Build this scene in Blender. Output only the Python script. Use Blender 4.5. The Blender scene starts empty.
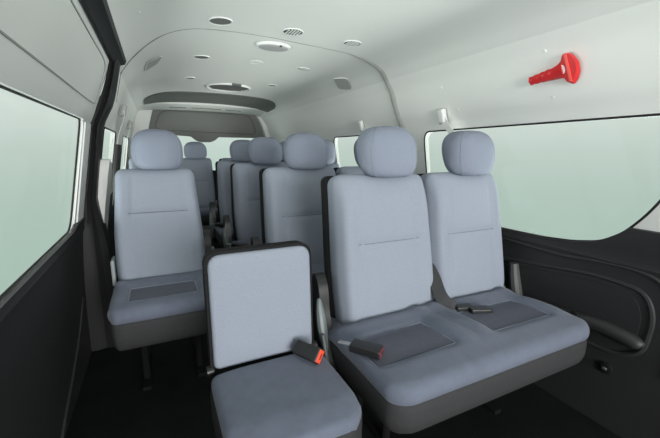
import bpy, bmesh, math
import numpy as np
from mathutils import Vector, Matrix

C = bpy.context.scene.collection
sc = bpy.context.scene
PI = math.pi

# ------------------------------------------------------------------ materials
MATS = {}
def mat(name, col, rough=.6, metal=0., spec=.5, noise=0., nscale=60., bump=0., bscale=400., sheen=0., coat=0., stretch=None):
    if name in MATS: return MATS[name]
    m = bpy.data.materials.new(name); m.use_nodes = True
    nt = m.node_tree; b = nt.nodes['Principled BSDF']
    b.inputs['Base Color'].default_value = (*col, 1)
    b.inputs['Roughness'].default_value = rough
    b.inputs['Metallic'].default_value = metal
    b.inputs['Specular IOR Level'].default_value = spec
    b.inputs['Sheen Weight'].default_value = sheen
    b.inputs['Sheen Roughness'].default_value = .4
    b.inputs['Coat Weight'].default_value = coat
    tc = nt.nodes.new('ShaderNodeTexCoord')
    mp = nt.nodes.new('ShaderNodeMapping'); nt.links.new(tc.outputs['Object'], mp.inputs[0])
    if stretch: mp.inputs['Scale'].default_value = stretch
    if noise:
        n = nt.nodes.new('ShaderNodeTexNoise'); n.inputs['Scale'].default_value = nscale; n.inputs['Detail'].default_value = 4
        nt.links.new(mp.outputs[0], n.inputs['Vector'])
        r = nt.nodes.new('ShaderNodeMapRange'); r.inputs['From Min'].default_value = .3; r.inputs['From Max'].default_value = .7
        r.inputs['To Min'].default_value = 1 - noise; r.inputs['To Max'].default_value = 1 + noise
        nt.links.new(n.outputs['Fac'], r.inputs['Value'])
        x = nt.nodes.new('ShaderNodeMix'); x.data_type = 'RGBA'; x.blend_type = 'MULTIPLY'; x.inputs[0].default_value = 1
        x.inputs[6].default_value = (*col, 1); nt.links.new(r.outputs[0], x.inputs[7])
        nt.links.new(x.outputs[2], b.inputs['Base Color'])
    if bump:
        n2 = nt.nodes.new('ShaderNodeTexNoise'); n2.inputs['Scale'].default_value = bscale; n2.inputs['Detail'].default_value = 2
        nt.links.new(tc.outputs['Object'], n2.inputs['Vector'])
        bp = nt.nodes.new('ShaderNodeBump'); bp.inputs['Strength'].default_value = bump; bp.inputs['Distance'].default_value = .002
        nt.links.new(n2.outputs['Fac'], bp.inputs['Height']); nt.links.new(bp.outputs[0], b.inputs['Normal'])
    MATS[name] = m
    return m

LINER = mat('headliner_vinyl', (.78, .79, .765), .7, spec=.3, bump=.15, bscale=500)
WHITE = mat('white_paint', (.80, .82, .80), .45)
PILLAR = mat('pillar_plastic', (.75, .76, .74), .55)
RIB = mat('grey_rib', (.30, .31, .295), .7)
LAMPGREY = mat('grey_lamp_plastic', (.40, .41, .40), .5)
BLACK = mat('black_rubber', (.012, .012, .013), .55, spec=.35)
DARK = mat('charcoal_trim_plastic', (.028, .028, .029), .5, spec=.45, bump=.2, bscale=700)
DARK2 = mat('charcoal_plastic_smooth', (.013, .013, .014), .38)
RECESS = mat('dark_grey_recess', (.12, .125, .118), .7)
HATCH = mat('tailgate_grey', (.17, .175, .165), .7)
FLOORM = mat('floor_vinyl', (.004, .005, .0048), .85, spec=.2, noise=.4, nscale=8)
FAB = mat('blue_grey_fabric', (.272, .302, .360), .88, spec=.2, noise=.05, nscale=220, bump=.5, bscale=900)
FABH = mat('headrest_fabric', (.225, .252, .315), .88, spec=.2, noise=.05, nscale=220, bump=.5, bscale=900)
FABS = mat('blue_grey_fabric_shaded', (.130, .148, .195), .8, spec=.25, noise=.07, nscale=30, bump=.5, bscale=900, sheen=.15)  # darker copy of the seat fabric; the cushions' weaker light is in its colour
INS = mat('grey_velour_insert', (.112, .118, .150), .85, spec=.2, noise=.06, nscale=60, bump=.5, bscale=900)
SEAM = mat('seam_thread', (.13, .135, .19), .8)
SHELLM = mat('seat_shell_plastic', (.011, .011, .012), .8, spec=.2)
LEGM = mat('matte_black_steel', (.008, .008, .009), .9, spec=.1)
SKIRT = mat('grey_seat_vinyl', (.036, .036, .038), .75, spec=.25, noise=.04, bump=.3, bscale=500)
METAL = mat('brushed_steel', (.55, .56, .57), .35, metal=.9)
LEVER = mat('grey_green_lever', (.15, .18, .18), .4)
RED = mat('red_hammer_plastic', (.60, .008, .010), .4, coat=.15)
PAPER = mat('white_sticker', (.85, .85, .85), .6)
ORANGE = mat('orange_red_button', (.85, .09, .04), .35)
REDLINE = mat('red_edge', (.16, .03, .045), .5)
BELT = mat('grey_webbing', (.40, .41, .39), .8, bump=.3)
BELTD = mat('dark_webbing', (.035, .036, .038), .6)

def glass(name, tint, gl=.05):
    m = bpy.data.materials.new(name); m.use_nodes = True; nt = m.node_tree; nt.nodes.clear()
    o = nt.nodes.new('ShaderNodeOutputMaterial'); x = nt.nodes.new('ShaderNodeMixShader')
    t = nt.nodes.new('ShaderNodeBsdfTransparent'); g = nt.nodes.new('ShaderNodeBsdfGlossy')
    t.inputs[0].default_value = (*tint, 1); g.inputs['Roughness'].default_value = .03
    g.inputs[0].default_value = (.9, .95, .92, 1)
    x.inputs[0].default_value = gl
    nt.links.new(t.outputs[0], x.inputs[1]); nt.links.new(g.outputs[0], x.inputs[2]); nt.links.new(x.outputs[0], o.inputs[0])
    return m
GLASS = glass('green_tinted_glass', (.945, .965, .952), .02)
GLASSR = glass('clear_rear_glass', (.97, 1, .985), .02)

# ------------------------------------------------------------------ object helpers
def link(name, verts, faces, m, parent=None, angle=35):
    me = bpy.data.meshes.new(name)
    me.from_pydata([tuple(v) for v in verts], [], [tuple(f) for f in faces])
    return finish(name, me, m, parent, angle)
def finish(name, me, m, parent=None, angle=35):
    bm = bmesh.new(); bm.from_mesh(me)
    bmesh.ops.remove_doubles(bm, verts=bm.verts, dist=1e-6)
    bmesh.ops.recalc_face_normals(bm, faces=bm.faces); bm.to_mesh(me); bm.free()
    me.polygons.foreach_set('use_smooth', [True] * len(me.polygons))
    me.set_sharp_from_angle(angle=math.radians(angle))
    me.materials.clear(); me.materials.append(m); me.update()
    o = bpy.data.objects.new(name, me); C.objects.link(o)
    if parent: o.parent = parent
    return o
class MB:
    def __init__(s): s.v = []; s.f = []
    def add(s, v, f):
        k = len(s.v); s.v += [tuple(p) for p in v]; s.f += [tuple(i + k for i in q) for q in f]; return s
    def build(s, name, m, parent=None, angle=35): return link(name, s.v, s.f, m, parent, angle)

def empty(name, loc, label, cat, group=None, rz=0):
    o = bpy.data.objects.new(name, None); C.objects.link(o); o.location = loc; o.rotation_euler = (0, 0, rz)
    o.empty_display_size = .05
    return tag(o, label, cat, group)
def tag(o, label, cat, group=None):
    o['label'] = label; o['category'] = cat
    if group: o['group'] = group
    return o
def struct(o): o['kind'] = 'structure'; return o
def copy_tree(o, parent=None):
    c = o.copy(); C.objects.link(c)
    if parent: c.parent = parent
    for ch in list(o.children): copy_tree(ch, c)
    return c

def rbox(hx, hy, hz, r, nx=8, ny=8, nz=8, fn=None, rf=4):
    """rounded box centred at 0, half sizes hx,hy,hz; fn deforms every point"""
    def axis(h, n):
        r_ = min(r, h * .999)
        a = [-h + r_ * (1 - math.cos(k / rf * PI / 2)) for k in range(rf)]
        b = list(np.linspace(-h + r_, h - r_, n + 1))
        return a + b + [-q for q in a[::-1]]
    X, Y, Z = axis(hx, nx), axis(hy, ny), axis(hz, nz)
    V = []; F = []
    rr = min(r, hx * .999, hy * .999, hz * .999)
    def pt(p):
        i = np.array([max(-(h - rr), min(h - rr, c)) for c, h in zip(p, (hx, hy, hz))])
        d = np.array(p) - i; L = np.linalg.norm(d)
        # project onto the rounded surface
        if L > 1e-9: q = i + d / L * rr
        else: q = np.array(p)
        return q
    def face(A, B, mk):
        k = len(V)
        for a in A:
            for b in B:
                V.append(pt(mk(a, b)))
        nb = len(B)
        for i in range(len(A) - 1):
            for j in range(nb - 1):
                F.append((k + i * nb + j, k + i * nb + j + 1, k + (i + 1) * nb + j + 1, k + (i + 1) * nb + j))
    for s in (-1, 1):
        face(X, Y, lambda a, b: (a, b, s * hz))
        face(X, Z, lambda a, b: (a, s * hy, b))
        face(Y, Z, lambda a, b: (s * hx, a, b))
    if fn: V = [np.array(fn(*p)) for p in V]
    return V, F

def tube(path, r, n=8, closed=False, flat=1.0, cap=True, up=(0, 0, 1)):
    P = [Vector(p) for p in path]; N = len(P); V = []; F = []
    rs = r if isinstance(r, (list, tuple)) else [r] * N
    prev = None
    for i, p in enumerate(P):
        a = P[i - 1] if (i > 0 or closed) else P[i]; b = P[(i + 1) % N] if (i < N - 1 or closed) else P[i]
        t = (b - a).normalized()
        if prev is None:
            u = Vector(up); u = (u - t * u.dot(t))
            if u.length < 1e-3: u = Vector((1, 0, 0)); u = u - t * u.dot(t)
        else: u = prev - t * prev.dot(t)
        u.normalize(); prev = u; w = t.cross(u)
        for k in range(n):
            th = 2 * PI * k / n
            V.append(p + w * (math.cos(th) * rs[i]) + u * (math.sin(th) * rs[i] * flat))
    M = N if closed else N - 1
    for i in range(M):
        for k in range(n):
            a = i * n + k; b = i * n + (k + 1) % n; c = ((i + 1) % N) * n + (k + 1) % n; d = ((i + 1) % N) * n + k
            F.append((a, b, c, d))
    if cap and not closed:
        F.append(tuple(range(n))); F.append(tuple((N - 1) * n + k for k in range(n)))
    return V, F

def catmull(P, n=6, closed=False):
    P = [np.array(p, float) for p in P]; N = len(P); out = []
    R = N if closed else N - 1
    for i in range(R):
        if closed: a, b, c, d = P[(i - 1) % N], P[i], P[(i + 1) % N], P[(i + 2) % N]
        else: a, b, c, d = P[max(i - 1, 0)], P[i], P[i + 1], P[min(i + 2, N - 1)]
        for k in range(n):
            t = k / n
            out.append(.5 * ((2 * b) + (-a + c) * t + (2 * a - 5 * b + 4 * c - d) * t * t + (-a + 3 * b - 3 * c + d) * t ** 3))
    if not closed: out.append(P[-1])
    return out

def roundpoly(pts, r, n=6):
    out = []; N = len(pts)
    rs = r if isinstance(r, (list, tuple)) else [r] * N
    for i in range(N):
        p = np.array(pts[i], float); a = np.array(pts[i - 1], float) - p; b = np.array(pts[(i + 1) % N], float) - p
        la, lb = np.linalg.norm(a), np.linalg.norm(b); a /= la; b /= lb
        d = min(rs[i], la * .49, lb * .49)
        if d < 1e-5: out.append(p); continue
        s, e = p + a * d, p + b * d
        for k in range(n + 1):
            t = k / n; out.append((1 - t) ** 2 * s + 2 * t * (1 - t) * p + t * t * e)
    return out

def prism(poly, f0, f1):
    """poly: list of 2-D points; f0/f1 map them to the two end faces"""
    n = len(poly); V = [f0(p) for p in poly] + [f1(p) for p in poly]
    F = [tuple(range(n)), tuple(range(2 * n - 1, n - 1, -1))] + [(i, (i + 1) % n, n + (i + 1) % n, n + i) for i in range(n)]
    return V, F

def boolean(o, cutters):
    for c in cutters:
        md = o.modifiers.new('b', 'BOOLEAN'); md.object = c; md.operation = 'DIFFERENCE'; md.solver = 'EXACT'
    dg = bpy.context.evaluated_depsgraph_get(); dg.update()
    me = bpy.data.meshes.new_from_object(o.evaluated_get(dg))
    o.modifiers.clear(); old = o.data; o.data = me; bpy.data.meshes.remove(old)
    me.polygons.foreach_set('use_smooth', [True] * len(me.polygons))
    me.set_sharp_from_angle(angle=math.radians(25))
def kill(*os):
    for o in os: bpy.data.objects.remove(o, do_unlink=True)

# ------------------------------------------------------------------ the van's cross-section (half width against height)
PR = [(0, 1.555), (.2, 1.552), (.35, 1.545), (.48, 1.533), (.57, 1.520), (.64, 1.500), (.70, 1.465), (.745, 1.41), (.775, 1.33),
      (.80, 1.25), (.83, 1.17), (.87, .94), (.91, .705), (.92, .60), (.93, .45), (.94, 0)]
_h = [p[0] for p in PR]; _z = [p[1] for p in PR]
def half(z): return float(np.interp(-z, [-a for a in _z], _h))
def roofz(h): return float(np.interp(abs(h), _h, _z))
YB = 4.62          # tailgate
def shell(name, prof, y0, y1, m, th=.03, ny=12, side=1):
    """prof: list of (x, z) inner line; extruded outward by th; swept along y"""
    P = [np.array(p, float) for p in prof]; n = len(P); O = []
    for i in range(n):
        t = P[min(i + 1, n - 1)] - P[max(i - 1, 0)]; t /= np.linalg.norm(t)
        nn = np.array([-t[1], t[0]]) * side
        O.append(P[i] + nn * th)
    ys = np.linspace(y0, y1, ny + 1); loop = P + O[::-1]; L = len(loop); V = []; F = []
    for y in ys:
        for p in loop: V.append((p[0], y, p[1]))
    for j in range(ny):
        for i in range(L):
            a = j * L + i; b = j * L + (i + 1) % L; F.append((a, b, b + L, a + L))
    F.append(tuple(range(L))); F.append(tuple(ny * L + i for i in range(L)))
    return link(name, V, F, m)
def dens(pr, n=5):
    return [tuple(p) for p in catmull(pr, n)]

YF = -1.0
# floor
v, f = rbox(.98, (YB - YF) / 2 + .05, .03, .005, 1, 1, 1)
o = link('floor', [(p[0], p[1] + (YB + YF) / 2, p[2] - .03) for p in v], f, FLOORM); struct(o)
# ceiling : |half| <= .70
cp = [(-h, z) for h, z in PR[:7]][::-1] + [(h, z) for h, z in PR[1:7]]
ceil = shell('ceiling', dens(cp, 4), YF, YB, LINER, .03, 24); struct(ceil)
up_prof = [(.70, 1.465), (.745, 1.41), (.775, 1.33), (.80, 1.25), (.83, 1.17), (.87, .94), (.91, .705), (.914, .66)]
wr = shell('wall_right', dens(up_prof, 4), YF, YB, LINER, .03, 30); struct(wr)
# the lower dark trim of the right side, with the soft shoulder under the glass
low_prof = [(.880, .80), (.893, .72), (.905, .685), (.903, .665), (.912, .645), (.918, .58), (.925, .50), (.931, .40), (.938, .25), (.940, 0)]
tr = shell('trim_1', low_prof, YF, YB, DARK, .035, 30); struct(tr)

def xr(z): return half(z)
def cutter(poly):
    v, f = prism(poly, lambda p: (.55, p[0], p[1]), lambda p: (1.2, p[0], p[1])); return link('cut', v, f, LINER)
w1 = [(1.60, 1.165), (1.625, 1.14), (1.63, 1.10), (1.63, .78), (1.62, .71), (1.58, .694), (1.35, .694), (1.13, .695), (.93, .697), (.80, .708), (.70, .730), (.63, .778), (.575, .845), (.54, .90),
      (.49, 1.00), (.45, 1.10), (.445, 1.145), (.47, 1.170)]
w1 = [tuple(p) for p in roundpoly(w1, .03, 3)]
w2 = [tuple(p) for p in roundpoly([(1.88, 1.17), (1.88, .70), (2.80, .70), (2.78, 1.17)], [.05] * 4, 5)]
w3 = [tuple(p) for p in roundpoly([(3.02, 1.17), (3.04, .72), (4.2, .72), (4.05, 1.17)], [.06] * 4, 5)]
cs = [cutter(w) for w in (w1, w2, w3)]
boolean(wr, cs); boolean(tr, cs); kill(*cs)

def pane(name, poly, xf, gm, fr=.0045, off=.012):
    ring = [(xf(p[1]), p[0], p[1]) for p in poly]
    v, f = tube(ring, fr, 6, closed=True); o = link(name, v, f, BLACK); struct(o)
    n = len(poly); c = np.mean(poly, 0)
    V = [(xf(p[1]) + math.copysign(off, xf(1)), p[0], p[1]) for p in poly] + [(xf(p[1]) + math.copysign(off + .004, xf(1)), p[0], p[1]) for p in poly]
    # strip-triangulated pane following the wall's lean: rows by height
    V, F = prism(poly, lambda p: (xf(p[1]) + math.copysign(off, xf(1)), p[0], p[1]), lambda p: (xf(p[1]) + math.copysign(off + .004, xf(1)), p[0], p[1]))
    g = link('glass_pane', V, F, gm, o); g['kind'] = 'structure'
    return o
for i, w in enumerate((w1, w2, w3)): pane('window_%d' % (i + 1), w, xr, GLASS)

# ------------------------------------------------------------------ left side: sliding door, seal, rear wall
YD = 2.07
dprof = [(.700, 1.50), (.712, 1.475), (.738, 1.41), (.775, 1.31), (.808, 1.22), (.822, 1.185), (.83, 1.17), (.87, .94), (.91, .705), (.915, .68)]
door = shell('door_1', [(-a, b) for a, b in dprof], YF, YD, mat('door_panel_grey', (.66, .675, .65), .6), .015, 20, side=-1); struct(door)
dl = shell('door_lower_panel', [(-a, b) for a, b in low_prof[1:]], YF, YD, DARK, .018, 20, side=-1)
dw = [tuple(p) for p in roundpoly([(.20, 1.179), (1.90, 1.179), (1.875, .697), (.20, .69)], [.05, .05, .06, .05], 5)]
def cutterL(poly):
    v, f = prism(poly, lambda p: (-.55, p[0], p[1]), lambda p: (-1.2, p[0], p[1])); return link('cut', v, f, LINER)
cs = [cutterL(dw)]; boolean(door, cs); boolean(dl, cs); kill(*cs)
dl.parent = door; dl['kind'] = 'structure'; dl['label'] = 'black lower door panel'
pane('window_4', dw, lambda z: -half(z) - .014, GLASS, .0045, .003)
# bright painted edge of the door behind the glass
V = []; F = []; zs_ = np.linspace(1.168, .665, 16)
for z in zs_:
    x = -half(z) + .002
    V += [(x - .004, 1.912, z), (x + .004, 1.915, z), (x + .004, 2.055, z), (x - .004, 2.06, z)]
for i in range(15):
    for k in range(4): F.append((i * 4 + k, i * 4 + (k + 1) % 4, i * 4 + 4 + (k + 1) % 4, i * 4 + 4 + k))
F += [(0, 1, 2, 3), (60, 61, 62, 63)]
o = link('door_edge_strip', V, F, WHITE, door); o['label'] = 'white painted rear edge strip of the door'; o['kind'] = 'structure'
# pressed crease lines of the upper door panel
crl = [(-half(z) + .006, y, z) for y, z in [(YF + .1, 1.257), (.5, 1.257), (1.2, 1.256), (1.9, 1.254), (1.99, 1.27), (1.985, 1.34), (1.93, 1.425), (1.5, 1.432), (.5, 1.432), (YF + .1, 1.432)]]
crl = catmull(crl, 5)
def dhalf(z): return float(np.interp(-z, [-b for a, b in dprof], [a for a, b in dprof]))
crl = [(-dhalf(p[2]) + .001, p[1], p[2]) for p in crl]
v, f = tube(crl, .0028, 6); o = link('panel_crease', v, f, RIB, door); o['kind'] = 'structure'
# pocket line low on the door
pl = catmull([(-.905, y, z) for y, z in [(2.0, .33), (1.85, .22), (1.65, .13), (1.45, .06), (1.35, .01)]], 5)
v, f = tube([(-.936, p[1], max(p[2], .012)) for p in pl], .006, 8); o = link('pocket_ridge', v, f, DARK, door); o['kind'] = 'structure'

# rubber seal: along the top of the doorway, round the corner and down its rear edge
IN = .04
def seal_in(z): return float(np.interp(-z, [-1.51, -1.28, -1.17, -.80, -.53, 0], [.672, .735, .79, .845, .815, .80]))
def seal_out(z): return float(np.interp(-z, [-1.51, -1.41, -1.28, -1.17, -.80, -.53, 0], [.708, .735, .785, .83, .895, .93, .945]))
# vertical band, facing forward
V = []; F = []
zs = list(np.linspace(1.500, 0.0, 40))
for z in zs:
    yb = YD + .002 - .10 * max(0, (z - 1.30) / .2) ** 2
    a, b = -seal_in(z), -seal_out(z)
    V += [(a, yb + .015, z), (a - (a - b) * .25, yb, z), (a - (a - b) * .5, yb + .012, z), (a - (a - b) * .75, yb, z), (b - .04 * max(0, min(1, (1.3 - z) / .1)), yb + .005, z), (b - .04 * max(0, min(1, (1.3 - z) / .1)), yb + .14, z), (a, yb + .14, z)]
for i in range(len(zs) - 1):
    for k in range(7):
        a = i * 7 + k; b = i * 7 + (k + 1) % 7; F.append((a, b, b + 7, a + 7))
F.append(tuple(range(7))); F.append(tuple(len(V) - 7 + k for k in range(7)))
o = link('trim_2', V, F, BLACK); struct(o)
# longitudinal band over the door
tp = [(-.655, 1.496), (-.664, 1.474), (-.684, 1.468), (-.702, 1.452), (-.712, 1.452), (-.722, 1.50)]
o = shell('trim_3', tp, YF, YD + .10, BLACK, .02, 6, side=-1); struct(o)

# left wall behind the door
lp = [(-.70, 1.465), (-.722, 1.41), (-.745, 1.33), (-.765, 1.25), (-.79, 1.17), (-.83, .94), (-.87, .705), (-.885, .60), (-.90, .45), (-.91, .25), (-.92, 0)]
def xl(z): return float(np.interp(-z, [-b for a, b in lp], [a for a, b in lp]))
wl = shell('wall_left', dens(lp[:8], 4), YD + .10, YB, LINER, .03, 20, side=-1); struct(wl)
tl = shell('trim_4', [(-.855, .74), (-.868, .70), (-.868, .64), (-.88, .58), (-.893, .45), (-.903, .25), (-.912, 0)], YD + .10, YB, DARK, .04, 10, side=-1); struct(tl)
q2 = [tuple(p) for p in roundpoly([(2.22, 1.165), (2.86, 1.165), (2.84, .76), (2.22, .74)], [.04] * 4, 5)]
q3 = [tuple(p) for p in roundpoly([(3.45, 1.165), (4.2, 1.165), (4.25, .76), (3.45, .76)], [.06] * 4, 5)]
cs = [cutterL(q2), cutterL(q3)]; boolean(wl, cs); kill(*cs)
pane('window_5', q2, xl, GLASS); pane('window_6', q3, xl, GLASS)

# ------------------------------------------------------------------ roof rib, painted recess shade, header bar, tailgate
rib = [(-.778, 2.50, 1.30), (-.722, 2.42, 1.42), (-.634, 2.16, 1.502), (-.544, 1.893, 1.524), (-.478, 1.75, 1.533), (-.404, 1.675, 1.54), (-.30, 1.652, 1.546), (-.1, 1.66, 1.555), (.1, 1.684, 1.554), (.245, 1.694, 1.55),
       (.349, 1.695, 1.545), (.46, 1.715, 1.535), (.61, 1.775, 1.508), (.71, 1.83, 1.453), (.77, 1.833, 1.343), (.807, 1.813, 1.232), (.825, 1.80, 1.185)]
rp = catmull(rib, 5); pts = []
for p in rp:
    h = abs(p[0]); z = roofz(h) if h < .70 else p[2]
    if h >= .70:
        z = float(np.interp(h, _h, _z))
        if p[0] < 0: h = -xl(z) if z < 1.465 else h
    pts.append((math.copysign(h, p[0]), p[1], z + .003))
n = len(pts)
rw = [.004 + .014 * max(0, min(1, (p[0] - .35) / .3)) if p[0] > 0 else .004 for p in pts]
v, f = tube(pts, rw, 8); o = link('trim_5', v, f, RIB); struct(o)

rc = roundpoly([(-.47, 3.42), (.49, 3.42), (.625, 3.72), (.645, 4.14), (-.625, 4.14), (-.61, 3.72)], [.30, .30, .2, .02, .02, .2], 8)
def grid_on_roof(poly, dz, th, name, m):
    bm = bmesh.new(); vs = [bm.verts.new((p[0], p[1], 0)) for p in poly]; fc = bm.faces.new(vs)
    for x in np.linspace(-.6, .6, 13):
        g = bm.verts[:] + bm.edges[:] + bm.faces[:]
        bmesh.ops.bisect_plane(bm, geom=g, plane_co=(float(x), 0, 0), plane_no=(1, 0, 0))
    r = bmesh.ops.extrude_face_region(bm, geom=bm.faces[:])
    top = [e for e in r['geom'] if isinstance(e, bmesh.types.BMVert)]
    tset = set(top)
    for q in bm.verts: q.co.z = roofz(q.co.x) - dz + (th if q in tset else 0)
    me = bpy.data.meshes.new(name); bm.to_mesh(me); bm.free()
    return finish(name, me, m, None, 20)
o = grid_on_roof(rc, .008, .012, 'recess_shade_panel', RECESS); struct(o)  # dark sheet on the flat liner; its colour stands for the recess's shade

# white header bar with slots
hb = MB()
v, f = rbox(.715, .22, .012, .010, 14, 6, 1, lambda x, y, z: (x, y, z + 1.540 - .05 * x * x - .022 * (y + .22) / .44)); hb.add([(p[0], p[1] + 4.34, p[2]) for p in v], f)
bar = hb.build('trim_7', PILLAR); struct(bar)
for cx_, w in ((-.30, .085), (0, .16), (.30, .085)):
    v, f = rbox(w, .020, .003, .002, 8, 1, 1, lambda x, y, z: (x + cx_, y + 4.36, z + 1.517 - .05 * (x + cx_) ** 2))
    o = link('slot', v, f, RECESS, bar); o['kind'] = 'structure'

# rear wall frame around the tailgate
outer = [(-.92, 0.0), (-.87, .705), (-.79, 1.17), (-.745, 1.35), (-.70, 1.47), (-.5, 1.54), (.5, 1.54), (.70, 1.47), (.775, 1.35), (.83, 1.17), (.91, .705), (.94, 0.0)]
inner = roundpoly([(-.70, .42), (-.63, 1.22), (-.545, 1.525), (.62, 1.525), (.70, 1.40), (.76, 1.22), (.80, .42)], [.05, .1, .05, .06, .06, .1, .05], 5)
v, f = prism(outer, lambda p: (p[0], YB - .02, p[1]), lambda p: (p[0], YB + .06, p[1])); wb = link('wall_back', v, f, PILLAR); struct(wb)
v, f = prism(inner, lambda p: (p[0], YB - .2, p[1]), lambda p: (p[0], YB + .3, p[1])); c_ = link('cut', v, f, LINER)
boolean(wb, [c_]); kill(c_)
def gate_y(z): return YB + .03 + (1.53 - z) * .12
# upper tailgate panel: dark grey, window below, high brake light housing at its centre
gp = MB()
up = [(-.56, 1.54), (.66, 1.54), (.72, 1.40), (.79, 1.215), (.17, 1.215), (.13, 1.175), (.07, 1.15), (-.05, 1.15), (-.11, 1.175), (-.15, 1.215), (-.66, 1.245)]
v, f = prism(roundpoly(up, .02, 3), lambda p: (p[0], gate_y(p[1]), p[1]), lambda p: (p[0], gate_y(p[1]) + .04, p[1])); gp.add(v, f)
gate = gp.build('door_2', HATCH); struct(gate)
rl = roundpoly([(-.47, 1.50), (.56, 1.50), (.66, 1.26), (-.56, 1.28)], .09, 6)
v, f = tube([(p[0], gate_y(p[1]) - .002, p[1]) for p in rl], .005, 6, closed=True); o = link('panel_crease', v, f, RECESS, gate); o['kind'] = 'structure'
low = [(-.70, .03), (-.69, .80), (.80, .80), (.81, .03)]
v, f = prism(low, lambda p: (p[0], gate_y(p[1]), p[1]), lambda p: (p[0], gate_y(p[1]) + .04, p[1])); o = link('tailgate_lower_panel', v, f, DARK, gate); o['kind'] = 'structure'
v, f = prism([(-.655, 1.25), (.78, 1.25), (.80, .78), (-.69, .78)], lambda p: (p[0], gate_y(p[1]) + .02, p[1]), lambda p: (p[0], gate_y(p[1]) + .026, p[1]))
o = link('window_7', v, f, GLASSR); struct(o)

# ------------------------------------------------------------------ ceiling fittings
def lathe(prof, n=32, sx=1, sy=1):
    V = []; F = []
    for r, z in prof:
        for k in range(n): V.append((r * sx * math.cos(2 * PI * k / n), r * sy * math.sin(2 * PI * k / n), z))
    m = len(prof)
    for i in range(m - 1):
        for k in range(n): F.append((i * n + k, i * n + (k + 1) % n, (i + 1) * n + (k + 1) % n, (i + 1) * n + k))
    F.append(tuple(range(n))); F.append(tuple((m - 1) * n + k for k in range(n)))
    return V, F
def on_roof(o, x, y, dz=0):
    a = math.atan2(roofz(x + .02) - roofz(x - .02), .04) if x > -.7 else 0
    o.location = (x, y, roofz(x) - dz); o.rotation_euler = (0, -a, 0)
vg = 'round air vents in the ceiling'
def vent(x, y, R, label, style):
    t = empty('air_vent', (0, 0, 0), label, 'air vent', vg)
    v, f = lathe([(R * .72, -.001), (R * .74, -.008), (R * .86, -.010), (R, -.004), (R, .0)][::-1], 36); v2 = v
    # ring: open in the middle
    prof = [(R, .001), (R * .99, -.002), (R * .95, -.004), (R * .88, -.003), (R * .86, .001)]
    V = []; F = []; n = 36
    for r, z in prof:
        for k in range(n): V.append((r * math.cos(2 * PI * k / n), r * math.sin(2 * PI * k / n), z))
    for i in range(5):
        for k in range(n): F.append((i * n + k, i * n + (k + 1) % n, ((i + 1) % 5) * n + (k + 1) % n, ((i + 1) % 5) * n + k))
    link('ring', V, F, WHITE, t)
    v, f = lathe([(R * .87, -.0015), (R * .87, .001)], 30)
    link('grille', v, f, {'disc': mat('vent_grey', (.16, .165, .155), .6), 'slat': DARK, 'ring': LINER, 'dark': RECESS}[style], t)
    if style == 'slat':
        for k in range(-2, 3):
            w = math.sqrt(max(0, 1 - (k / 2.9) ** 2)) * R * .76
            v, f = rbox(.003, w, .0016, .001, 1, 4, 1)
            link('slat', [(p[0] + k * R * .27, p[1], p[2] - .003) for p in v], f, PILLAR if style == 'slat' else RECESS, t)
    on_roof(t, x, y); return t
vent(-.292, 1.535, .047, 'large round ceiling vent, left one of the front row, nearest the sliding door', 'disc')
vent(.012, 1.545, .047, 'round slatted ceiling vent in the middle of the front row', 'slat')
vent(.305, 1.545, .044, 'round slatted ceiling vent at the right end of the front row', 'slat')
vent(-.296, 2.14, .043, 'round ceiling vent behind the grey arch rib on the door side', 'disc')
vent(.003, 2.14, .042, 'plain white ringed ceiling vent behind the oval dome lamp', 'ring')
vent(.297, 2.14, .041, 'dark slatted ceiling vent on the right, behind the arch rib', 'slat')
vent(-.303, 2.77, .036, 'small dark ceiling vent to the left of the large oval return vent', 'dark')
vent(.291, 2.77, .036, 'small dark ceiling vent to the right of the large oval return vent', 'dark')
# oval dome lamp
t = empty('dome_lamp', (0, 0, 0), 'oval ceiling dome lamp with grey lens and white rim, just behind the arch rib', 'ceiling lamp')
v, f = lathe([(1, .002), (1, -.005), (.95, -.011), (.86, -.012)], 40, .085, .060); link('rim', v, f, WHITE, t)
v, f = lathe([(.87, -.011), (.82, -.015), (.55, -.018), (.2, -.019)], 40, .085, .060); link('lens', v, f, LAMPGREY, t)
v, f = rbox(.006, .004, .005, .002, 1, 1, 1); link('switch', [(p[0] + .02, p[1] - .050, p[2] - .012) for p in v], f, DARK, t)
on_roof(t, -.004, 1.775)
# big oval return vent
t = empty('return_air_vent', (0, 0, 0), 'large dark oval vent with white rim in the rear part of the ceiling', 'air vent')
V = []; F = []; n = 44
prof = [(1.0, .002), (1.0, -.006), (.97, -.014), (.93, -.010), (.92, .001)]
for r, z in prof:
    for k in range(n):
        a = 2 * PI * k / n; V.append((r * .175 * math.cos(a), r * .175 * math.sin(a), z))
for i in range(5):
    for k in range(n): F.append((i * n + k, i * n + (k + 1) % n, ((i + 1) % 5) * n + (k + 1) % n, ((i + 1) % 5) * n + k))
link('rim', V, F, WHITE, t)
v, f = lathe([(.93, -.002), (.93, .001)], 40, .175, .175); link('grille', v, f, DARK, t)
for k in range(-2, 3):
    w = math.sqrt(1 - (k / 3.4) ** 2) * .145
    v, f = rbox(w, .010, .004, .002, 6, 1, 1); link('slat', [(p[0], p[1] + k * .048, p[2] - .004) for p in v], f, RECESS, t)
v, f = rbox(.035, .02, .008, .004, 2, 2, 1); link('catch', [(p[0] + .03, p[1] - .165, p[2] - .006) for p in v], f, RECESS, t)
on_roof(t, .012, 3.05)
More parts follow.
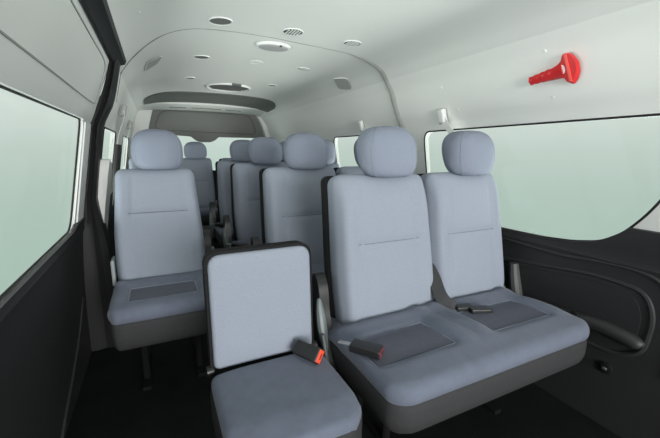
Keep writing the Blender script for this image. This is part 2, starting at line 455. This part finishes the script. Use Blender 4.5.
# corner lamps on the slope of the roof
def corner_lamp(pts, label):
    # pts: four corners on the liner
    t = empty('corner_lamp', (0, 0, 0), label, 'ceiling lamp', 'flush lamps on the roof shoulders')
    c = np.mean(pts, 0); t.location = tuple(c)
    poly = roundpoly([(p[0], p[1]) for p in pts], .04, 5)
    def z_(x): return roofz(x)
    V, F = prism(poly, lambda p: (p[0] - c[0], p[1] - c[1], z_(p[0]) - .004 - c[2]), lambda p: (p[0] - c[0], p[1] - c[1], z_(p[0]) + .004 - c[2]))
    link('lens', V, F, LAMPGREY, t, 30)
    ring = [(p[0] - c[0], p[1] - c[1], z_(p[0]) - .002 - c[2]) for p in poly]
    v, f = tube(ring, .0028, 6, closed=True); link('rim', v, f, PILLAR, t)
corner_lamp([(-.582, 2.52, 1.51), (-.560, 2.27, 1.51), (-.486, 2.13, 1.53), (-.512, 2.32, 1.52)], 'flush grey corner lamp on the roof shoulder above the sliding door side')
corner_lamp([(.53, 2.20, 1.52), (.585, 2.10, 1.515), (.690, 2.22, 1.47), (.655, 2.36, 1.48)], 'flush grey corner lamp on the right roof shoulder past the arch rib')
# trim studs
def stud(x, y, z, nrm, m, R=.006, label=None):
    v, f = lathe([(R, .002), (R * .9, -.001), (R * .5, -.002)], 14)
    o = link('trim_stud', v, f, m); o.location = (x, y, z)
    o.rotation_euler = Vector(nrm).to_track_quat('Z', 'Y').to_euler()
    return tag(o, label, 'stud', 'small round trim studs on the liner')
studs = [(.740, .891, 1.416, 'pale stud on the right roof side, above the red hammer'), (.797, .877, 1.258, 'pale stud on the right roof side, just below the red hammer'),
         (.760, 1.435, 1.37, 'pale stud above the belt anchor over the window headrest'), (.796, 1.346, 1.261, 'pale stud right beside the belt anchor, low on the liner'),
         (.203, 1.245, 1.55, 'grey stud on the ceiling in front of the right front vent'), (-.181, 2.252, 1.55, 'tiny stud on the ceiling between the left and middle vents behind the rib'),
         (.254, 2.207, 1.55, 'tiny stud on the ceiling near the dark slatted vent'), (-.574, 1.489, 1.52, 'grey stud on the left roof shoulder beside the door seal'),
         (.813, 4.087, 1.214, 'dark round stud on the rear right wall near the tailgate')]
for i, (x, y, z, lb) in enumerate(studs):
    nz = (.2 if x > .7 else (-.4 if x < -.5 else 0)); n_ = (1, 0, .35) if x > .7 else ((-.25, 0, 1) if x < -.5 else (.02, 0, 1))
    if x > .7: x = half(z)
    else: z = roofz(x)
    stud(x, y, z, n_, RECESS if i in (8,) else LINER, .006 if x > .7 else .005, lb)

# ------------------------------------------------------------------ red rescue hammer
t = empty('rescue_hammer', (.773, .86, 1.336), 'red emergency hammer clipped to the pale liner above the right window', 'hammer')
def hw(y, z, off):   # a point off the liner, relative to the hammer's base
    return (half(z) - off - .773, y - .86, z - 1.336)
dirv = np.array([-.165, .043]); # (y, z) handle tip -> head
A = np.array([.955, 1.322]); B = np.array([.795, 1.343]); ax = (B - A); L = np.linalg.norm(ax); ax /= L; pr_ = np.array([-ax[1], ax[0]])
def hp(s, w, off): q = A + ax * s + pr_ * w; return hw(q[0], q[1], off)
V = []; F = []; n = 14; S = np.linspace(0, .135, 26)
for i, s in enumerate(S):
    k = s / .135; r = .014 + .007 * k + (.0009 * math.sin(k * 34) if k < .75 else .006 * (k - .75) * 4)
    if i == 0: r *= .5
    for j in range(n):
        a = 2 * PI * j / n; V.append(hp(s, r * math.cos(a), .016 + .7 * r * math.sin(a)))
for i in range(len(S) - 1):
    for j in range(n): F.append((i * n + j, i * n + (j + 1) % n, (i + 1) * n + (j + 1) % n, (i + 1) * n + j))
F.append(tuple(range(n))); F.append(tuple((len(S) - 1) * n + j for j in range(n)))
link('handle', V, F, RED, t)
# head: a flared half-round hood
hd = [(.118, -.020), (.134, -.030), (.142, -.048), (.156, -.052), (.170, -.038), (.181, -.014), (.181, .014), (.170, .038), (.156, .052), (.142, .048), (.134, .030), (.118, .020)]
hd = roundpoly(hd, .006, 3)
v, f = prism(hd, lambda p: hp(p[0], p[1], .006), lambda p: hp(p[0] * .97 + .004, p[1] * .92, .026)); link('head', v, f, RED, t)
v, f = prism(roundpoly([(.150, -.046), (.158, -.046), (.160, .046), (.152, .046)], .002, 2), lambda p: hp(p[0], p[1], .022), lambda p: hp(p[0], p[1] * .95, .031)); link('ridge', v, f, mat('bright_red', (.85, .10, .08), .4), t)
v, f = prism([(.136 + .008 * math.cos(a), .014 * math.sin(a)) for a in np.linspace(0, 2 * PI, 20)[:-1]], lambda p: hp(p[0], p[1], .025), lambda p: hp(p[0], p[1], .0285)); o = link('sticker', v, f, PAPER, t); o['label'] = 'white oval sticker'
v, f = prism(roundpoly([(.03, -.012), (.11, -.02), (.17, -.03), (.17, .03), (.11, .02), (.03, .012)], .01, 3), lambda p: hp(p[0], p[1], .008), lambda p: hp(p[0], p[1], -.004)); link('bracket', v, f, RED, t)

# ------------------------------------------------------------------ belts hanging from their anchors
bg = 'pale seat belts hung from the wall anchors'
def belt(pts, label, wdt=.023, cov=True):
    p0 = np.array(pts[0]); t = empty('seat_belt', tuple(p0), label, 'seat belt', bg)
    P = [np.array(p) - p0 for p in catmull(pts, 6)]
    V = []; F = []
    for i, p in enumerate(P):
        for dx, dy in ((0, -wdt), (0, wdt), (.003 if p0[0] > 0 else -.003, wdt), (.003 if p0[0] > 0 else -.003, -wdt)): V.append((p[0] + dx, p[1] + dy, p[2]))
    for i in range(len(P) - 1):
        for k in range(4): F.append((i * 4 + k, i * 4 + (k + 1) % 4, i * 4 + 4 + (k + 1) % 4, i * 4 + 4 + k))
    F += [(0, 1, 2, 3), tuple(len(V) - 4 + k for k in range(4))]
    link('webbing', V, F, PILLAR, t)
    s = 1 if p0[0] > 0 else -1
    v, f = rbox(.015, .022, .036, .010, 2, 3, 3); a = math.radians(-16) * s
    V = [(p[0] * math.cos(a) + p[2] * math.sin(a) + .004 * s, p[1], -p[0] * math.sin(a) + p[2] * math.cos(a)) for p in v]
    link('anchor_cover', V, F if 0 else f, PILLAR if s > 0 else LAMPGREY, t)
    v, f = rbox(.005, .027, .040, .004, 1, 3, 3)
    V = [(p[0] * math.cos(a) + p[2] * math.sin(a) + .015 * s, p[1] + .012, -p[0] * math.sin(a) + p[2] * math.cos(a)) for p in v]
    link('slider_track', V, f, RIB, t)
belt([(.780, 1.44, 1.235), (.785, 1.42, 1.20), (.800, 1.36, 1.12), (.81, 1.31, 1.0), (.80, 1.28, .80), (.81, 1.26, .50), (.86, 1.26, .005)], 'white seat belt and anchor behind the front window-side headrest')
belt([(.780, 2.25, 1.235), (.785, 2.22, 1.20), (.800, 2.18, 1.12), (.81, 2.14, 1.0), (.80, 2.12, .80), (.81, 2.10, .50), (.86, 2.10, .005)], 'white seat belt and anchor behind the big front aisle headrest')
belt([(-.720, 2.74, 1.30), (-.725, 2.72, 1.24), (-.765, 2.68, 1.12), (-.80, 2.66, .90), (-.83, 2.64, .70)], 'grey seat belt and anchor on the left wall beside the door opening')
belt([(-.735, 3.62, 1.262), (-.745, 3.60, 1.21), (-.78, 3.55, 1.10), (-.81, 3.52, .90)], 'small grey belt anchor on the rear left wall by the last window')

# white belt guide panel by the doorway + dark pillar post
gpoly = catmull([(2.16, .985), (2.24, .985), (2.32, .96), (2.36, .88), (2.36, .68), (2.33, .58), (2.25, .545), (2.18, .56), (2.16, .60), (2.15, .8)], 5, closed=True)
v, f = prism(gpoly, lambda p: (xl(p[1]) + .045, p[0], p[1]), lambda p: (xl(p[1]) + .004, p[0], p[1]))
o = link('pillar_handle', [(a + .80, b - 2.25, c - .55) for a, b, c in v], f, PILLAR); o.location = (-.80, 2.25, .55)
tag(o, 'long rounded white grab handle beside the black door seal', 'handle')
pp = [(-.815 + .0, 2.42, .02), (-.80, 2.42, .55), (-.775, 2.42, .9), (-.75, 2.42, 1.08)]
v, f = tube(catmull(pp, 5), .018, 10); 
o = link('belt_tube', [(a + .815, b - 2.42, c) for a, b, c in v], f, DARK2); o.location = (-.815, 2.42, 0)
tag(o, 'dark upright tube between the door seal and the single seat', 'tube')

# ------------------------------------------------------------------ right trim panel details
def onr(y, z, off): return (half(z) - off, y, z)
po = roundpoly([(1.30, .53), (1.02, .560), (.69, .600), (.545, .585), (.515, .50), (.53, .36), (.60, .315), (.80, .315), (1.30, .315)], [.03, .05, .1, .08, .05, .06, .08, .1, .03], 6)
v, f = tube([onr(p[0], p[1], .000) for p in po], .010, 8, closed=True); o = link('pocket_rim', v, f, DARK, tr); o['kind'] = 'structure'
pi_ = roundpoly([(1.28, .50), (1.02, .535), (.70, .572), (.57, .558), (.545, .49), (.555, .38), (.62, .34), (1.28, .34)], .05, 6)
v, f = prism(pi_, lambda p: onr(p[0], p[1], .009), lambda p: onr(p[0], p[1], -.01)); o = link('pocket_floor', v, f, mat('pocket_black', (.019, .019, .020), .6), tr); o['kind'] = 'structure'
# arm rest bar and upright grip
bp_ = catmull([(1.20, .36), (.98, .375), (.80, .392), (.66, .405), (.56, .395), (.535, .38)], 5)
v, f = tube([onr(p[0], p[1], .010) for p in bp_], [.028] * (len(bp_) - 6) + [.027, .026, .025, .022, .018, .010], 12, flat=1.0); o = link('armrest', v, f, DARK, tr); o['kind'] = 'structure'
v, f = tube([onr(y, z, .02) for y, z in [(1.035, .548), (1.03, .50), (1.02, .44), (1.01, .40)]], [.020, .024, .027, .027], 10); o = link('grip', v, f, mat('grip_grey', (.07, .07, .072), .5), tr); o['kind'] = 'structure'
sl = catmull([(1.25, .655), (1.08, .648), (.84, .640), (.70, .652), (.57, .652), (.50, .62), (.46, .52), (.45, .3)], 5)
v, f = tube([onr(p[0], p[1], .0) for p in sl], .010, 8); o = link('shoulder_ridge', v, f, DARK, tr); o['kind'] = 'structure'
v, f = lathe([(.013, 0), (.013, -.006), (.006, -.008)], 18)
o = link('trim_knob', v, f, DARK2); o.rotation_euler = (0, PI / 2, 0); o.location = onr(.745, .425, .036); o.parent = tr; o['kind'] = 'structure'
t = empty('power_socket', onr(.63, .243, 0), 'small round black power socket low on the right side panel', 'socket')
v, f = lathe([(.022, .002), (.022, -.006), (.014, -.009)], 24); o = link('bezel', v, f, DARK2, t); o.rotation_euler = (0, PI / 2, 0)
v, f = rbox(.003, .008, .005, .002, 1, 1, 1); link('contact', [(p[0] - .010, p[1], p[2]) for p in v], f, METAL, t)

# ------------------------------------------------------------------ seats
def rot_x(p, a): c, s = math.cos(a), math.sin(a); return (p[0], p[1] * c - p[2] * s, p[1] * s + p[2] * c)
LEAN = -math.radians(10.5)     # top leans back (+y)
def ss(e0, e1, x): t = max(0, min(1, (x - e0) / (e1 - e0))); return t * t * (3 - 2 * t)

def backrest(parent, cx, W, z0, H, y0, taper=.05, th=.11, sk=.07, sw=.66):
    """front surface of the pad starts at y0 at height z0"""
    hw_ = W / 2
    def wx(z): k = (z + H / 2) / H; return 1 - taper * ss(.35, 1.05, k) - .03 * ss(.3, 0, k)
    def surf(x, z):     # how far the padding stands proud, by place on the front face
        u = abs(x) / hw_; k = (z + H / 2) / H
        d = .012 * (1 - u ** 4)
        d += .014 * ss(.58, .85, u) * (1 - ss(.90, 1.0, u)) * ss(0, .2, k) * (1 - ss(.75, 1., k))      # side bolsters
        d -= .004 * math.exp(-((abs(x) - .60 * hw_) / .008) ** 2) * (1 - ss(.88, .97, k))
        if u < sw + .02:
            d -= .008 * math.exp(-((z - H * sk) / .008) ** 2)
            d += .008 * math.exp(-((k - .28) / .16) ** 2) + .006 * math.exp(-((k - .72) / .18) ** 2)
        d -= .012 * ss(.85, 1.0, k)
        return d
    def fn(x, y, z):
        s = 1 if y < 0 else 0
        fac = max(0, min(1, (-y) / (th / 2)))
        yy = y - surf(x, z) * fac
        q = rot_x((x * wx(z), yy + th / 2, z + H / 2), LEAN)
        return (cx + q[0], y0 + q[1], z0 + q[2])
    v, f = rbox(hw_, th / 2, H / 2, .040, 30, 2, 40, fn, 5)
    b = link('backrest', v, f, FAB, parent, 60)
    path = []
    for x in np.linspace(-sw * hw_, sw * hw_, 20):
        zz = H * sk; q = rot_x((x * wx(zz), -surf(x, zz) - .0005, zz + H / 2), LEAN); path.append((cx + q[0], y0 + q[1], z0 + q[2]))
    v, f = tube(path, .0023, 6); link('seam', v, f, SEAM, b)
    # rear shell of hard plastic
    def fn2(x, y, z):
        q = rot_x((x * wx(z), y + th + .004, z + H / 2), LEAN); return (cx + q[0], y0 + q[1], z0 + q[2])
    v, f = rbox(hw_ + .006, .030, H / 2 + .004, .025, 6, 1, 10, fn2, 3)
    link('back_shell', v, f, SHELLM, parent)
    return b
def headrest(parent, cx, zc, yc, w=.118, d=.085, h=.100):
    def pt(a, b):   # superellipsoid, squarer below than on top
        ca, sa, cb, sb = math.cos(a), math.sin(a), math.cos(b), math.sin(b)
        pw = lambda t, e: math.copysign(abs(t) ** e, t)
        eb = .33 if sb < 0 else .72
        x = w * pw(cb, eb) * pw(ca, .85); y = d * pw(cb, eb) * pw(sa, .9); z = h * pw(sb, .72 if sb < 0 else .86)
        k = z / h
        if k < 0: x *= 1 - .01 * k * k; z *= .88
        y += .030 * k * (1 if y > 0 else .25)      # the rear overhangs at the top
        return x, y, z
    V = []; F = []; na, nb = 48, 28
    for i in range(nb + 1):
        b = -PI / 2 + PI * i / nb
        for j in range(na): V.append(pt(2 * PI * j / na, b))
    for i in range(nb):
        for j in range(na): F.append((i * na + j, i * na + (j + 1) % na, (i + 1) * na + (j + 1) % na, (i + 1) * na + j))
    V = [(cx + p[0], yc + p[1], zc + p[2]) for p in V]
    hr = link('headrest', V, F, FABH, parent, 80)
    # two side seams: a loop where the front cap meets the side cover
    for s in (-1, 1):
        path = []
        for t in np.linspace(-.42 * PI, .42 * PI, 26):
            k = math.sin(t)
            b = math.asin(max(-1, min(1, k))); a = -PI / 2 + s * (PI / 2 * .60)
            p = pt(a, b); path.append((cx + p[0] * 1.004, yc + p[1] * 1.01, zc + p[2] * 1.004))
        v, f = tube(path, .0013, 5); link('seam', v, f, FAB, hr)
    for s in (-1, 1):
        v, f = tube([(cx + s * .05, yc + .01, zc - h + .01), (cx + s * .05, yc + .018, zc - h - .06)], .006, 8)
        link('post', v, f, METAL, hr)
    return hr

def cushion(parent, cx, W, yf, D, ztop, inserts, th=.065, wrinkle=None, skirt=.115, kr=(.225, .53)):
    hw_ = W / 2
    def top(x, y):      # local y: -D/2 front
        u = abs(x) / hw_; k = (y + D / 2) / D
        d = .014 * (1 - u ** 6) * (1 - .9 * ss(.25, .0, k)) - .036 * ss(.35, .9, k)
        for (ix, iw) in inserts:
            ux = abs(x - ix)
            e = (1 - ss(iw, iw + .025, ux)) * ss(kr[0] - .05, kr[0] + .02, k) * (1 - ss(kr[1] - .02, kr[1] + .05, k))
            d -= .013 * e
            if ux < iw + .09: d += .010 * math.exp(-((ux - iw - .05) / .030) ** 2) * ss(.1, .3, k)
        d += .020 * math.exp(-((k - kr[1] - .15) / .07) ** 2)
        if wrinkle is not None:
            dx = x - wrinkle
            g = math.exp(-(dx / .05) ** 2) * math.exp(-((k - .42) / .20) ** 2)
            d += .0050 * g * math.sin(dx * 160 + k * 22) * 1.0
        return d
    def fn(x, y, z):
        fac = max(0, min(1, (z + th / 2) / th)); zz = z + top(x, y) * fac
        # front corners rounded off in plan
        u = abs(x) / hw_; k = (y + D / 2) / D
        yy = y + .028 * ss(.80, 1.0, u) ** 2 * (1 - ss(0, .5, k))
        return (cx + x, yf + D / 2 + yy, ztop - th / 2 + zz)
    v, f = rbox(hw_, D / 2, th / 2, .031, int(W / .0125), 34, 2, fn, 5)
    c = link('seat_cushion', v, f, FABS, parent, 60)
    for (ix, iw) in inserts:      # darker velour centre panels, let into the cover
        k0, k1 = kr
        def fi(x, y, z):
            k = k0 + (k1 - k0) * (y + 1) / 2; X = ix + x * iw; Y = -D / 2 + k * D
            zz = th / 2 + top(X, Y) + .003 * z
            return (cx + X, yf + D / 2 + Y, ztop - th / 2 + zz + .0005)
        v, f = rbox(1, 1, 1, .02, 16, 14, 1, fi, 1)
        link('seat_insert', v, f, INS, c, 60)
        path = []
        rr = roundpoly([(ix - iw - .004, k0 - .006), (ix + iw + .004, k0 - .006), (ix + iw + .004, k1 + .006), (ix - iw - .004, k1 + .006)], .015, 3)
        for q in rr:
            Y = -D / 2 + q[1] * D; path.append((cx + q[0], yf + D / 2 + Y, ztop + top(q[0], Y) + .001))
        v, f = tube(path, .0022, 5, closed=True); link('seam', v, f, FAB, c)
    # piping at the foot of the cover, then the vinyl skirt
    def fs(x, y, z):
        u = abs(x) / hw_; k = (y + D / 2) / D
        yy = y + .028 * ss(.80, 1.0, u) ** 2 * (1 - ss(0, .5, k))
        zz = z; inx = 1 - .03 * (1 if z < 0 else 0) * ss(0, 1, -z / (skirt / 2))
        yy += .012 * ss(0, 1, -z / (skirt / 2)) * (1 - k)
        return (cx + x * inx, yf + D / 2 + yy, ztop - th + .018 - skirt / 2 + zz)
    v, f = rbox(hw_ - .003, D / 2 - .002, skirt / 2, .028, int(W / .03), 10, 4, fs, 4)
    link('seat_skirt', v, f, SKIRT, parent, 60)
    return c

def buckle(parent, p, d, name_btn='release_button', col=None, stalk=True, L=.062, roll=0, T_=.0125):
    """dark belt buckle at p pointing along d, button on its end face"""
    d = Vector(d).normalized(); up = Vector((0, 0, 1)); s = d.cross(up).normalized(); u = s.cross(d)
    cr_, sr_ = math.cos(math.radians(roll)), math.sin(math.radians(roll)); s, u = s * cr_ + u * sr_, u * cr_ - s * sr_
    def T(q): w = Vector(p) + s * q[0] + d * q[1] + u * q[2]; return tuple(w)
    v, f = rbox(.0155 * L / .062, L / 2, T_, .005, 3, 4, 2, lambda x, y, z: (x * (1 + .12 * y / L), y + L / 2, z))
    b = link('seat_belt_buckle', [T(q) for q in v], f, DARK2, parent)
    v, f = rbox(.0135 * L / .062, .004, T_ * .78, .002, 2, 1, 2); link(name_btn, [T((q[0], q[1] + L - .002, q[2])) for q in v], f, col or ORANGE, b)
    v, f = rbox(.009, .002, .0015, .001, 2, 1, 1); link('slot', [T((q[0], q[1] + L + .0025, q[2])) for q in v], f, DARK, b)
    if stalk:
        v, f = rbox(.008, .025, .003, .002, 1, 2, 1); link('stalk', [T((q[0], q[1] - .018, q[2])) for q in v], f, METAL, b)
    return b

def frame_legs(parent, xs, yf, D, ztop):
    for x in xs:
        v, f = tube([(x, yf + .17, 0.0), (x, yf + .17, ztop - .13)], .016, 10); link('leg', v, f, LEGM, parent)
        v, f = tube([(x, yf + D - .04, 0.0), (x, yf + D - .04, ztop - .13)], .016, 10); link('leg', v, f, LEGM, parent)
        v, f = rbox(.018, D / 2 - .06, .009, .004, 1, 4, 1); link('foot_rail', [(p[0] + x, p[1] + yf + D / 2 + .03, p[2] + .010) for p in v], f, LEGM, parent)
    v, f = rbox((xs[-1] - xs[0]) / 2 + .03, D / 2 - .04, .018, .008, 4, 4, 1)
    link('seat_frame', [(p[0] + (xs[0] + xs[-1]) / 2, p[1] + yf + D / 2 + .01, p[2] + ztop - .15) for p in v], f, LEGM, parent)

def recliner(parent, x, y, z, s=-1):
    """dark side cover with a grey-green lever, on the outer side of a seat"""
    pl_ = catmull([(-.035, -.13), (.0, -.05), (.035, .02), (.055, .12), (.095, .16), (.12, .12), (.115, .02), (.09, -.08), (.06, -.15), (0, -.17)], 5, closed=True)
    v, f = prism(pl_, lambda p: (x + s * .030, y + p[0], z + p[1]), lambda p: (x - s * .006, y + p[0], z + p[1]))
    r = link('recliner_cover', v, f, DARK2, parent)
    lv = catmull([(.045, .085), (.030, .03), (.008, -.03), (-.018, -.085)], 5)
    v, f = tube([(x + s * (.034), y + p[0], z + p[1]) for p in lv], [.006 + .012 * math.sin(PI * i / (len(lv) - 1)) for i in range(len(lv))], 10, flat=1, up=(1, 0, 0))
    link('lever', v, f, LEVER, r)
    lv2 = catmull([(-.015, -.02), (-.035, -.07), (-.055, -.125)], 5)
    v, f = tube([(x + s * .044, y + p[0], z + p[1]) for p in lv2], .008, 8); link('strut', v, f, mat('lever_dark', (.08, .09, .09), .4), r)
    return r

def lap_belt(parent, cx, y, z):
    """belt webbing that comes up between the backrests, and its two dark buckles lying on the cushion"""
    P = catmull([(cx - .002, y + .12, z + .14), (cx - .008, y + .06, z + .09), (cx - .016, y + .01, z + .04), (cx - .005, y - .02, z + .012), (cx + .012, y - .035, z + .008)], 6)
    V = []; F = []
    for i, p in enumerate(P):
        a = 1.2 * i / len(P); w = .030
        dx, dz = w * math.cos(a + .35), w * math.sin(a + .35)
        for q in ((-dx, -.0, -dz), (dx, .0, dz), (dx, .004, dz), (-dx, .004, -dz)): V.append((p[0] + q[0], p[1] + q[1], p[2] + q[2] + .012))
    for i in range(len(P) - 1):
        for k in range(4): F.append((i * 4 + k, i * 4 + (k + 1) % 4, i * 4 + 4 + (k + 1) % 4, i * 4 + 4 + k))
    F += [(0, 1, 2, 3), tuple(len(V) - 4 + k for k in range(4))]
    w_ = link('belt_webbing', V, F, BELTD, parent)
    buckle(parent, (cx + .018, y - .03, z + .014), (.9, -.25, .02), 'release_button', DARK2, False, .070)
    buckle(parent, (cx + .055, y - .065, z + .015), (.9, -.35, .0), 'release_button', DARK2, False, .08)

BG = 'blue-grey double bench seats facing forward'
def bench(label, y, x=0.0):
    t = empty('double_seat', (x + .37, y, 0), label, 'seat', BG)
    ox = -.37
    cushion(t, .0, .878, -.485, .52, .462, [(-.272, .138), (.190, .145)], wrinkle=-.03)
    backrest(t, .206 + ox, .425, .385, .600, -.105)
    backrest(t, .625 + ox, .405, .385, .600, -.105)
    headrest(t, .228 + ox, 1.045, .025)
    headrest(t, .652 + ox, 1.043, .025)
    frame_legs(t, (-.25, .25), -.36, .40, .44)
    recliner(t, -.420, -.09, .46, -1)
    recliner(t, .418, -.06, .47, 1)
    buckle(t, (-.440, -.255, .477), (.62, -.78, .0), 'release_button', REDLINE, True, .095)
    lap_belt(t, .036, -.155, .450)
    return t
b1 = bench('nearest blue-grey double seat, right front, with two large headrests beside the window', 1.10)
ROW = ['blue-grey double seat in the second row, directly behind the nearest bench',
       'blue-grey double seat in the third row, behind the second-row bench',
       'blue-grey double seat in the fourth row, showing a narrow strip between benches and aisle']
for i, y in enumerate((1.735, 2.42, 3.10)):
    c = copy_tree(b1); c.location = (.298 - (.025 if i else 0), y, 0); c['label'] = ROW[i]
def rear(x):
    c = copy_tree(b1); c.location = (x, 4.15, 0)
    for ch in list(c.children):
        if ch.name.startswith('recliner'):
            for g in list(ch.children): bpy.data.objects.remove(g)
            bpy.data.objects.remove(ch)
    return c
c = rear(.465); c['label'] = 'right double seat of the last row, under the rear window'
c = rear(-.445); c['label'] = 'left double seat of the last row, seen down the aisle under the rear window'

# single seat by the sliding door
t = empty('single_seat', (-.57, 1.93, 0), 'blue-grey single seat with rounded headrest beside the sliding door', 'seat')
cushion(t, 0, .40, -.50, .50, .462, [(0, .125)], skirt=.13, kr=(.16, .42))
backrest(t, .005, .385, .385, .595, -.190, taper=.12, sk=.15, sw=.68)
headrest(t, .020, 1.047, -.035, w=.112)
frame_legs(t, (-.10, .13), -.42, .42, .44)
recliner(t, .205, -.13, .48, 1)
v, f = rbox(.008, .05, .06, .007, 1, 3, 3); o = link('side_cover', [(p[0] - .20, p[1] - .10, p[2] + .50) for p in v], f, mat('side_cover_grey', (.30, .33, .33), .5), t)

# folding aisle seat
t = empty('folding_jump_seat', (-.292, 1.0, 0), 'low square-backed folding aisle seat with thin dark rims, between the single and double seats', 'seat')
hw_, H = .167, .367; jl = -math.radians(4)
def jb(x, y, z): q = rot_x((x, y + .03, z + H / 2), jl); return (q[0], q[1] + .0, q[2] + .395)
def rot(p, y0=0, z0=.395): q = rot_x(p, jl); return (q[0], q[1] + y0, q[2] + z0)
rp_ = roundpoly([(-hw_, 0), (hw_, 0), (hw_, H), (-hw_, H)], [.02, .02, .045, .045], 8)
inn = roundpoly([(-hw_ + .009, .012), (hw_ - .009, .012), (hw_ - .009, H - .009), (-hw_ + .009, H - .009)], [.02, .02, .040, .040], 8)
v, f = prism(rp_, lambda p: rot((p[0], .004, p[1])), lambda p: rot((p[0], .052, p[1]))); bk = link('backrest', v, f, SHELLM, t)
def fj(poly, lv):
    V = []; F = []; n = len(poly); c = np.mean(poly, 0)
    for off, sc_ in lv:
        for p in poly: q = c + (np.array(p) - c) * sc_; V.append(rot((q[0], off, q[1])))
    for i in range(len(lv) - 1):
        for k in range(n): F.append((i * n + k, i * n + (k + 1) % n, (i + 1) * n + (k + 1) % n, (i + 1) * n + k))
    F.append(tuple(range(n))); F.append(tuple((len(lv) - 1) * n + k for k in range(n)))
    return V, F
v, f = fj(inn, [(.01, 1), (.0, 1), (-.006, .99), (-.010, .965), (-.012, .93), (-.0135, .6), (-.014, .2)]); link('back_cushion', v, f, FAB, t, 60)
# cushion
def jc(x, y, z):
    k = (y + .16) / .32; u = abs(x) / .175
    return (x, y - .190 + .04 * ss(.6, 1, u) ** 2 * (1 - ss(0, .4, k)), z + .385 + .010 * (1 - u ** 4) * (1 if z > 0 else 0) - .014 * ss(.25, 0, k) * (1 if z > 0 else 0))
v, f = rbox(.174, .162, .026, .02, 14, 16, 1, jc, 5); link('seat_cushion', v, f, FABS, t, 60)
v, f = rbox(.178, .165, .06, .025, 8, 8, 2, lambda x, y, z: (x, jc(x, y, 0)[1], z + .328), 4); link('seat_skirt', v, f, SKIRT, t, 60)
for s in (-1, 1):
    v, f = tube([(s * .15, -.05, .30), (s * .15, -.03, .01)], .014, 8); link('leg', v, f, DARK2, t)
    v, f = tube([(s * .168 - .01, .012, .398), (s * .168 + .01, .012, .398)], .016, 12); link('hinge', v, f, DARK2, t)
v, f = tube([(-.16, -.035, .018), (.16, -.035, .018)], .016, 8); link('foot_bar', v, f, DARK2, t)
bk2 = buckle(t, (.090, -.040, .440), (.48, -.86, .0), 'release_button', ORANGE, False, .090, -48, .017)

# ------------------------------------------------------------------ light
def area(name, loc, rot_, sx, sy, e, col=(1, 1, 1)):
    l = bpy.data.lights.new(name, 'AREA'); l.shape = 'RECTANGLE'; l.size = sx; l.size_y = sy; l.energy = e; l.color = col
    o = bpy.data.objects.new(name, l); C.objects.link(o); o.location = loc; o.rotation_euler = rot_; return o
area('studio_front_softbox', (-.1, -3.2, 1.15), (PI / 2 * 1.02, 0, 0), 2.2, 1.3, 185, (1, .995, .985))
area('added_right_fill', (2.9, 2.0, .0), (0, PI * .68, 0), 1.4, 4.2, 195, (.99, 1, .99))  # unseen fill added low outside the windows to brighten the ceiling
area('added_left_fill', (-2.9, 2.0, .0), (0, -PI * .68, 0), 1.4, 4.2, 150, (.99, 1, .99))  # matching fill added on the door side, also thrown up at the ceiling
w = bpy.data.worlds.new('studio'); sc.world = w; w.use_nodes = True; nt = w.node_tree
bgd = nt.nodes['Background']; tc = nt.nodes.new('ShaderNodeTexCoord'); sp = nt.nodes.new('ShaderNodeSeparateXYZ'); rp2 = nt.nodes.new('ShaderNodeValToRGB'); mr = nt.nodes.new('ShaderNodeMapRange')
nt.links.new(tc.outputs['Generated'], sp.inputs[0]); nt.links.new(sp.outputs['Z'], mr.inputs['Value'])
mr.inputs['From Min'].default_value = -.6; mr.inputs['From Max'].default_value = .6
nt.links.new(mr.outputs[0], rp2.inputs[0]); nt.links.new(rp2.outputs[0], bgd.inputs[0])
cr = rp2.color_ramp
stops = [(0.0, (.385, .52, .455)), (.30, (.44, .56, .50)), (.42, (.48, .585, .53)), (.50, (.565, .65, .605)), (.58, (.70, .765, .73)), (1.0, (.75, .80, .775))]
while len(cr.elements) < len(stops): cr.elements.new(.5)
for e, (p, c_) in zip(cr.elements, stops): e.position = p; e.color = (*c_, 1)
bgd.inputs[1].default_value = 1.0

# ------------------------------------------------------------------ camera (wide lens in the cab, looking back and to the right)
f_ = 352.; cx0, cy0 = 330, 219
def dcam(px, py): v = np.array([px - cx0, -(py - cy0), f_]); return v / np.linalg.norm(v)
Yv = dcam(155, 150); Xv = np.array([733, 61., 0]); Xv[2] = -(Xv[0] * Yv[0] + Xv[1] * Yv[1]) / Yv[2]; Xv /= np.linalg.norm(Xv)
Zv = np.cross(Xv, Yv)
if Zv[1] < 0: Zv = -Zv
R = np.stack([Xv, Yv, Zv])            # world = R @ (right, up, forward)
right, upv, fwd = R[:, 0], R[:, 1], R[:, 2]
M = Matrix(((right[0], upv[0], -fwd[0], -.56), (right[1], upv[1], -fwd[1], 0), (right[2], upv[2], -fwd[2], 1.05), (0, 0, 0, 1)))
cam = bpy.data.cameras.new('camera'); co = bpy.data.objects.new('camera', cam); C.objects.link(co)
co.matrix_world = M; cam.sensor_width = 36; cam.lens = 36 * f_ / 660; cam.clip_start = .02
sc.camera = co
sc.view_settings.view_transform = 'Standard'; sc.view_settings.look = 'None'; sc.view_settings.gamma = 1; sc.view_settings.use_curve_mapping = False
sc.view_settings.exposure = 0.07
